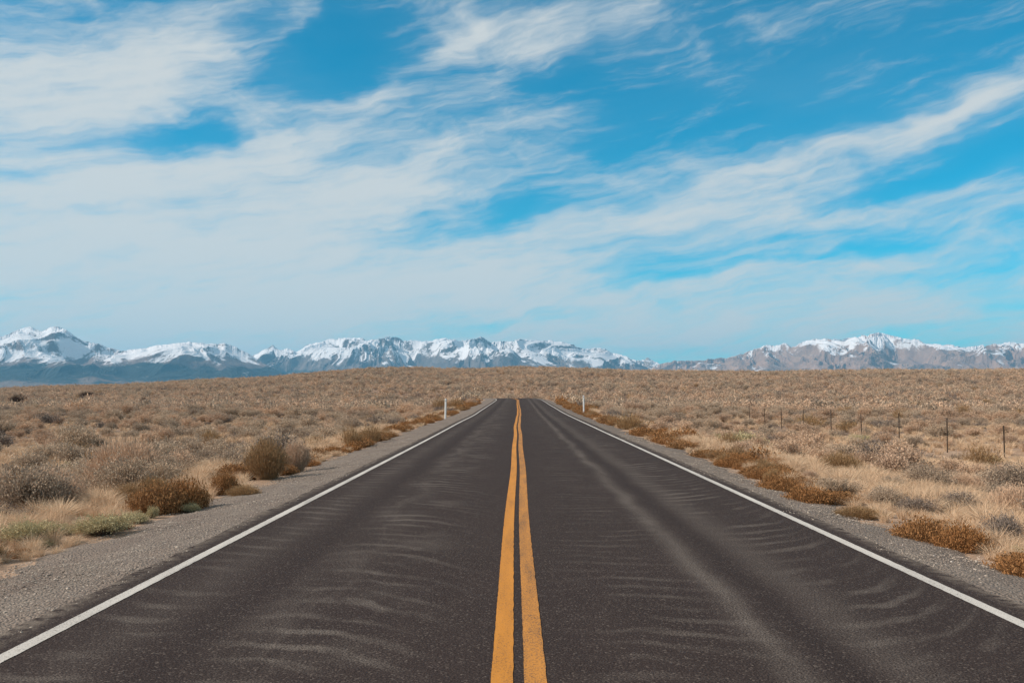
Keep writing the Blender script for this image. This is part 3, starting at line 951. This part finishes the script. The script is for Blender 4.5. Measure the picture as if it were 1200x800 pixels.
def in_view(x, y, pad=0.0):
    return np.abs(x + 0.006 * y) < y * 0.514 + 0.4 + pad


def scatter_object(name, kind, lod, X, Y, S, rootz, label):
    """one object whose points carry copies of the plant by geometry nodes"""
    pc = bpy.data.collections.new(name + '_source')
    for (_, _, jm) in (protos(kind, lod) if lod else []):
        o = bpy.data.objects.new(name + '_plant', jm); pc.objects.link(o)
    n = len(X)
    me = bpy.data.meshes.new(name)
    me.vertices.add(n); me.vertices.foreach_set('co', np.stack([X, Y, ht(X, Y) - 0.03], -1).astype(np.float32).ravel())
    a = me.attributes.new('grow', 'FLOAT', 'POINT'); a.data.foreach_set('value', S.astype(np.float32))
    a = me.attributes.new('turn', 'FLOAT', 'POINT'); a.data.foreach_set('value', (rng.random(n) * 6.283).astype(np.float32))
    a = me.attributes.new('pick', 'INT', 'POINT'); a.data.foreach_set('value', rng.integers(0, 5, n).astype(np.int32))
    return instancer(name, me, pc, label)


def instancer(name, me, pc, label, cat='undergrowth'):
    ng = bpy.data.node_groups.new(name, 'GeometryNodeTree')
    ng.interface.new_socket('Geometry', in_out='INPUT', socket_type='NodeSocketGeometry')
    ng.interface.new_socket('Geometry', in_out='OUTPUT', socket_type='NodeSocketGeometry')
    N = ng.nodes; L = ng.links
    gi = N.new('NodeGroupInput'); go = N.new('NodeGroupOutput')
    ci = N.new('GeometryNodeCollectionInfo'); ci.inputs[0].default_value = pc
    ci.inputs['Separate Children'].default_value = True; ci.inputs['Reset Children'].default_value = True
    ip = N.new('GeometryNodeInstanceOnPoints'); ip.inputs['Pick Instance'].default_value = True
    def attr(nm, typ):
        nd = N.new('GeometryNodeInputNamedAttribute'); nd.data_type = typ; nd.inputs[0].default_value = nm
        return nd.outputs[0]
    cz = N.new('ShaderNodeCombineXYZ'); L.new(attr('turn', 'FLOAT'), cz.inputs[2])
    L.new(gi.outputs[0], ip.inputs['Points']); L.new(ci.outputs[0], ip.inputs['Instance'])
    L.new(attr('pick', 'INT'), ip.inputs['Instance Index'])
    e2r = N.new('FunctionNodeEulerToRotation'); L.new(cz.outputs[0], e2r.inputs[0])
    L.new(e2r.outputs[0], ip.inputs['Rotation']); L.new(attr('grow', 'FLOAT'), ip.inputs['Scale'])
    L.new(ip.outputs[0], go.inputs[0])
    o = link(name, me)
    md = o.modifiers.new('scatter', 'NODES'); md.node_group = ng
    return tag(o, label, cat, kind='stuff')


def zone(x, y, d):
    s = 'left' if x < 0 else 'right'
    if abs(x) < 7.6: return f'on the {s} verge beside the gravel', f'{s} verge'
    if d < 32: return f'close by in the {s} foreground scrub', f'{s} foreground scrub'
    if s == 'right' and x > 17.5: return 'in the scrub behind the wire fence', 'scrub behind the fence'
    return f'in the middle of the {s} field', f'{s} field'


PLURAL = {'sagebrush': 'sagebrush mounds', 'rabbitbrush': 'rabbitbrush clumps', 'dead_sagebrush': 'dead sagebrush', 'olive_brush': 'brown brush clumps', 'green_sagebrush': 'green sagebrush',
          'russet_weed': 'russet weeds', 'bunchgrass': 'dry grass tufts'}
vis = in_view(xs, ys, 0.3)
noted_n = {k: sum(1 for q in NOTED if q[0] == k) for k in KINDS}
for kind in ('sagebrush', 'rabbitbrush', 'dead_sagebrush', 'olive_brush', 'green_sagebrush', 'russet_weed'):
    idx = np.where(kid == kind)[0]
    v_idx = idx[vis[idx]]
    top = v_idx[:290 - noted_n[kind]] if kind != 'green_sagebrush' else v_idx
    for i in top:
        zl, zg = zone(xs[i], ys[i], Rs[i])
        plant(kind, xs[i], ys[i], size[i], size[i] * random.uniform(0.8, 1.15), label=f'{LABEL[kind]} {zl}', group=f'{PLURAL[kind]}, {zg}')
    rest = np.setdiff1d(idx, top)
    near = rest[Rs[rest] < 135]; far = rest[Rs[rest] >= 135]
    if len(rest) == 0: continue
    # one object; near and far copies differ only in how many leaves they carry
    pc = bpy.data.collections.new(kind + '_source')
    for q, jm in enumerate([p[2] for p in protos(kind, 1)] + [p[2] for p in protos(kind, 2)]):
        o = bpy.data.objects.new('%s_plant.%03d' % (kind, q), jm); pc.objects.link(o)
    n = len(rest)
    me = bpy.data.meshes.new(kind)
    X, Y = xs[rest], ys[rest]
    me.vertices.add(n); me.vertices.foreach_set('co', np.stack([X, Y, ht(X, Y) - 0.03], -1).astype(np.float32).ravel())
    a = me.attributes.new('grow', 'FLOAT', 'POINT'); a.data.foreach_set('value', size[rest].astype(np.float32))
    a = me.attributes.new('turn', 'FLOAT', 'POINT'); a.data.foreach_set('value', (rng.random(n) * 6.283).astype(np.float32))
    a = me.attributes.new('pick', 'INT', 'POINT'); a.data.foreach_set('value', (rng.integers(0, 5, n) + 5 * (Rs[rest] >= 135)).astype(np.int32))
    instancer(STUFF_NAME[kind], me, pc, f'{PLURAL[kind]} covering the open plain up to the skyline')

# dry grass: tufts close to the camera as things, the rest as ground cover
gxs, gys, gR = scatter(44000, 8.5, 110, 1.2)
bx, by = rb.uniform(5.3, 22, 1800) * rb.choice([-1, 1], 1800), rb.uniform(-4, 34, 1800)
k = np.abs(bx) > 0.60 * by
gxs, gys = np.concatenate([gxs, bx[k]]), np.concatenate([gys, by[k]]); gR = np.hypot(gxs, gys)
gside = np.abs(gxs - road_x(gys))
gn = fbm(gxs / 7 + 70, gys / 7, 3)
gk = (gside > 5.25 + 0.4 * perlin(gys / 2, gys * 0)) & (rng.random(len(gxs)) < np.clip(0.55 + gn * 0.8 + 0.25 * (gxs > 0) + 0.6 * (gside < 8), 0.1, 1) * (1 - 0.65 * sstep(25, 50, gR) * (gside > 8)))
for tx, ty, tr in TAKEN:
    dt = math.hypot(tx, ty)
    if dt < 26: gk &= ~((np.abs(gxs / np.maximum(gys, .1) - tx / ty) < 0.8 * tr / ty) & (gR < dt) & (gR > dt - 2.5) & (rng.random(len(gxs)) < 0.65))
gxs, gys, gR, gside = [a[gk] for a in (gxs, gys, gR, gside)]
o_ = np.argsort(gR); gxs, gys, gR, gside = [a[o_] for a in (gxs, gys, gR, gside)]
gs = np.clip(rng.normal(0.75, 0.22, len(gxs)), 0.3, 1.4) * np.where(gside < 6.5, 0.6, 1.0)
gv = np.where(in_view(gxs, gys, 0.1))[0]
top = gv[:280]
for i in top:
    zl, zg = zone(gxs[i], gys[i], gR[i])
    plant('bunchgrass', gxs[i], gys[i], gs[i], gs[i] * random.uniform(0.8, 1.2), label=f'{LABEL["bunchgrass"]} {zl}', group=f'dry grass tufts, {zg}')
rest = np.setdiff1d(np.arange(len(gxs)), top)
pc = bpy.data.collections.new('bunchgrass_source')
for q, jm in enumerate([p[0] for p in protos('bunchgrass', 0)] + [p[2] for p in protos('bunchgrass', 1)]):
    o = bpy.data.objects.new('bunchgrass_plant.%03d' % q, jm); pc.objects.link(o)
n = len(rest)
me = bpy.data.meshes.new('dry_grass')
X, Y = gxs[rest], gys[rest]
me.vertices.add(n); me.vertices.foreach_set('co', np.stack([X, Y, ht(X, Y) - 0.02], -1).astype(np.float32).ravel())
a = me.attributes.new('grow', 'FLOAT', 'POINT'); a.data.foreach_set('value', gs[rest].astype(np.float32))
a = me.attributes.new('turn', 'FLOAT', 'POINT'); a.data.foreach_set('value', (rng.random(n) * 6.283).astype(np.float32))
a = me.attributes.new('pick', 'INT', 'POINT'); a.data.foreach_set('value', np.where(gR[rest] < 28, rng.integers(0, 4, n), 4 + rng.integers(0, 5, n)).astype(np.int32))
instancer('dry_grass', me, pc, 'short dry straw-coloured grass between the shrubs', 'grass')

# ------------------------------------------------------------------ loose gravel on the shoulders
pcg = bpy.data.collections.new('pebble_source')
M_STONE, t, b = mat('pebble')
rnd = t.n('ShaderNodeObjectInfo').outputs['Random']
c = t.mix(t.map(rnd, 0, 0.8), (0.14, 0.112, 0.095), (0.42, 0.355, 0.295))
c = t.mix(t.map(rnd, 0.975, 1.0), c, (0.62, 0.56, 0.50))
t.put(b.inputs['Base Color'], c)
import bmesh
for q in range(6):
    bm = bmesh.new(); bmesh.ops.create_icosphere(bm, subdivisions=1, radius=0.5)
    for v_ in bm.verts:
        v_.co *= random.uniform(0.75, 1.15); v_.co.z *= 0.62; v_.co.x *= 1.2
    me = bpy.data.meshes.new('pebble'); bm.to_mesh(me); bm.free(); me.materials.append(M_STONE)
    pcg.objects.link(bpy.data.objects.new('pebble.%03d' % q, me))
n = 60000
py_ = 3 + (42 - 3) * rng.random(n) ** 1.5
lft = rng.random(n) < 0.6
off = rng.random(n) ** 0.75
px_ = np.where(lft, -3.52 - off * 1.85 - 0.3 * fbm(py_ / 3, py_ * 0 - 4.4, 3), 3.98 + off * 1.3 + 0.3 * fbm(py_ / 3, py_ * 0 + 4.4, 3))
k = np.abs(px_) > 3.5
px_, py_, off, lft = px_[k], py_[k], off[k], lft[k]
kk = np.where(lft, (-3.57 - px_) / 1.88, (px_ - 4.0) / 1.3)
pz = np.where(kk > 0, -0.008 - 0.10 * kk - 0.09 * np.clip(kk, 0, 2) ** 3 + 0.022 * fbm(px_ * 2, py_ * 2, 3) * (kk > 0.03), 0.0) + road_z(py_)
pz = np.maximum(pz, np.where(kk > 0.6, ht(px_, py_), -9))
n = len(px_)
me = bpy.data.meshes.new('gravel_stones'); me.vertices.add(n)
me.vertices.foreach_set('co', np.stack([px_, py_, pz], -1).astype(np.float32).ravel())
sz = np.clip(rng.lognormal(-4.5, 0.40, n), 0.006, 0.04)
a = me.attributes.new('grow', 'FLOAT', 'POINT'); a.data.foreach_set('value', sz.astype(np.float32))
a = me.attributes.new('turn', 'FLOAT', 'POINT'); a.data.foreach_set('value', (rng.random(n) * 6.283).astype(np.float32))
a = me.attributes.new('pick', 'INT', 'POINT'); a.data.foreach_set('value', rng.integers(0, 6, n).astype(np.int32))
instancer('loose_gravel', me, pcg, 'loose grey gravel stones on both road shoulders', 'gravel')


# ------------------------------------------------------------------ marker posts
M_POST, t, b = mat('white_plastic')
P = pos(t)
t.put(b.inputs['Base Color'], t.mix(t.map(t.noise(P, 9, 4, 0.6), 0.4, 0.8, 0, 0.5), (0.80, 0.80, 0.78), (0.55, 0.51, 0.46)))
b.inputs['Roughness'].default_value = 0.5
M_REFL, t, b = mat('grey_reflector'); b.inputs['Base Color'].default_value = (0.42, 0.44, 0.46, 1); b.inputs['Roughness'].default_value = 0.3


def bm_obj(name, build, m_, parent=None):
    bm = bmesh.new(); build(bm)
    me = bpy.data.meshes.new(name); bm.to_mesh(me); bm.free(); me.materials.append(m_)
    return link(name, me, parent)


def marker(px, py, hpx, lab):
    x, y = gp(px, py)
    hh = hpx * y / F
    root = bpy.data.objects.new('marker_post', None); COL.objects.link(root)
    root.location = (x, y, float(ht(x, y)) - 0.05); root.rotation_euler = (R_(0.8), R_(1.0 if px < 600 else -0.7), 0)
    def blade(bm):       # a thin curved flexible blade with a rounded top
        W, Tk = 0.062, 0.010
        prof = [(-W, 0.014), (-W * 0.5, 0.002), (0, -0.004), (W * 0.5, 0.002), (W, 0.014)]
        rows = []
        for z, k in ((0, 1), (hh - 0.03, 1), (hh + 0.02, 0.93), (hh + 0.05, 0.6)):
            rows.append([bm.verts.new((a * k, b2, z)) for a, b2 in prof] + [bm.verts.new((a * k, b2 + Tk, z)) for a, b2 in reversed(prof)])
        for r0, r1_ in zip(rows, rows[1:]):
            for i in range(10): bm.faces.new((r0[i], r0[(i + 1) % 10], r1_[(i + 1) % 10], r1_[i]))
        bm.faces.new(rows[-1]); bm.faces.new(rows[0][::-1])
    bm_obj('post_blade', blade, M_POST, root)
    def refl(bm):
        bmesh.ops.create_cube(bm, size=1)
        for v_ in bm.verts: v_.co = Vector((v_.co.x * 0.075, v_.co.y * 0.004 - 0.009, v_.co.z * 0.10 + hh - 0.10))
    bm_obj('reflector', refl, M_REFL, root)
    tag(root, lab, 'marker post', 'white roadside marker posts')


marker(522, 491, 24, 'thin white marker post on the left gravel shoulder')
marker(684, 486, 23, 'thin white marker post on the right gravel shoulder')

# ------------------------------------------------------------------ wire fence with steel posts
M_STEEL, t, b = mat('rusty_steel')
P = pos(t)
t.put(b.inputs['Base Color'], t.mix(t.noise(P, 6, 4), (0.075, 0.062, 0.05), (0.14, 0.095, 0.068)))
b.inputs['Metallic'].default_value = 0.3; b.inputs['Roughness'].default_value = 0.7
M_WIRE, t, b = mat('old_wire'); b.inputs['Base Color'].default_value = (0.12, 0.095, 0.08, 1); b.inputs['Metallic'].default_value = 0.5; b.inputs['Roughness'].default_value = 0.6
fence = bpy.data.objects.new('wire_fence', None); COL.objects.link(fence)
fence.location = (18.6, 17, float(ht(18.6, 17)))
tag(fence, 'sagging wire fence on thin dark steel posts in the right field', 'fence')
tops = []
for i, y in enumerate(np.arange(17.1, 82, 5.27)):
    x = 18.5 + random.uniform(-0.12, 0.12); z = float(ht(x, y))
    hgt = 1.50 + random.uniform(-0.08, 0.10)
    def tpost(bm, hgt=hgt):
        s = [(-0.026, -0.006), (0.026, -0.006), (0.026, 0.002), (0.004, 0.002), (0.004, 0.034), (-0.004, 0.034), (-0.004, 0.002), (-0.026, 0.002)]
        r0 = [bm.verts.new((a, b2, -0.15)) for a, b2 in s]; r1_ = [bm.verts.new((a, b2, hgt)) for a, b2 in s]
        for j in range(8): bm.faces.new((r0[j], r0[(j + 1) % 8], r1_[(j + 1) % 8], r1_[j]))
        bm.faces.new(r1_)
        for q in range(int(hgt / 0.06)):      # studs on the face of the post
            z0 = 0.05 + q * 0.06
            vs = [bm.verts.new(p) for p in ((-0.006, -0.006, z0), (0.006, -0.006, z0), (0.006, -0.012, z0 + 0.01), (-0.006, -0.012, z0 + 0.01), (0.006, -0.006, z0 + 0.02), (-0.006, -0.006, z0 + 0.02))]
            bm.faces.new((vs[0], vs[1], vs[2], vs[3])); bm.faces.new((vs[3], vs[2], vs[4], vs[5]))
    po = bm_obj('post', tpost, M_STEEL, fence)
    tx, ty = random.uniform(-0.03, 0.03), random.uniform(-0.03, 0.03)
    po.location = Vector((x, y, z)) - fence.location
    po.rotation_euler = (tx, ty, random.uniform(-0.3, 0.3))
    tops.append((x, y, z, hgt))
for hgt in (0.42, 0.72, 1.0, 1.27):
    V = []
    for (a, b2) in zip(tops, tops[1:]):
        for s in np.linspace(0, 1, 9)[:-1]:
            p = np.array(a[:3]) * (1 - s) + np.array(b2[:3]) * s
            p[2] += hgt - 0.05 * 4 * s * (1 - s); V.append(p)
    V = np.array(V); r = 0.0022
    ring = np.concatenate([V + np.array([r * math.cos(k), 0, r * math.sin(k)]) for k in (0, 2.09, 4.19)])
    nV = len(V); i = np.arange(nV - 1)
    Fq = np.concatenate([np.stack([i + a * nV, i + 1 + a * nV, i + 1 + ((a + 1) % 3) * nV, i + ((a + 1) % 3) * nV], -1) for a in range(3)])
    wo = link('wire', mesh_np('wire', ring - np.array(fence.location), Fq, [M_WIRE]), fence)

# ------------------------------------------------------------------ air
HAZE_DENSITY = 3.3e-5
M_AIR = bpy.data.materials.new('air'); M_AIR.use_nodes = True
t = NT(M_AIR.node_tree)
out = t.n('ShaderNodeOutputMaterial'); vol = t.n('ShaderNodeVolumePrincipled')
vol.inputs['Color'].default_value = (0.24, 0.65, 1.0, 1)
vol.inputs['Density'].default_value = HAZE_DENSITY
vol.inputs['Anisotropy'].default_value = 0.1
t.t.links.new(vol.outputs[0], out.inputs['Volume'])
bm = bmesh.new(); bmesh.ops.create_cube(bm, size=1)
zmin, zmax = float(GZ.min()) - 120, 1230.0
for v_ in bm.verts:
    v_.co = Vector((v_.co.x * 60000, (v_.co.y + 0.5) * 52500 - 23500, zmin if v_.co.z < 0 else zmax))
me = bpy.data.meshes.new('haze'); bm.to_mesh(me); bm.free(); me.materials.append(M_AIR)
haze = link('haze', me); haze['kind'] = 'stuff'; haze['label'] = 'thin blue haze in the air before the far mountains'; haze['category'] = 'haze'
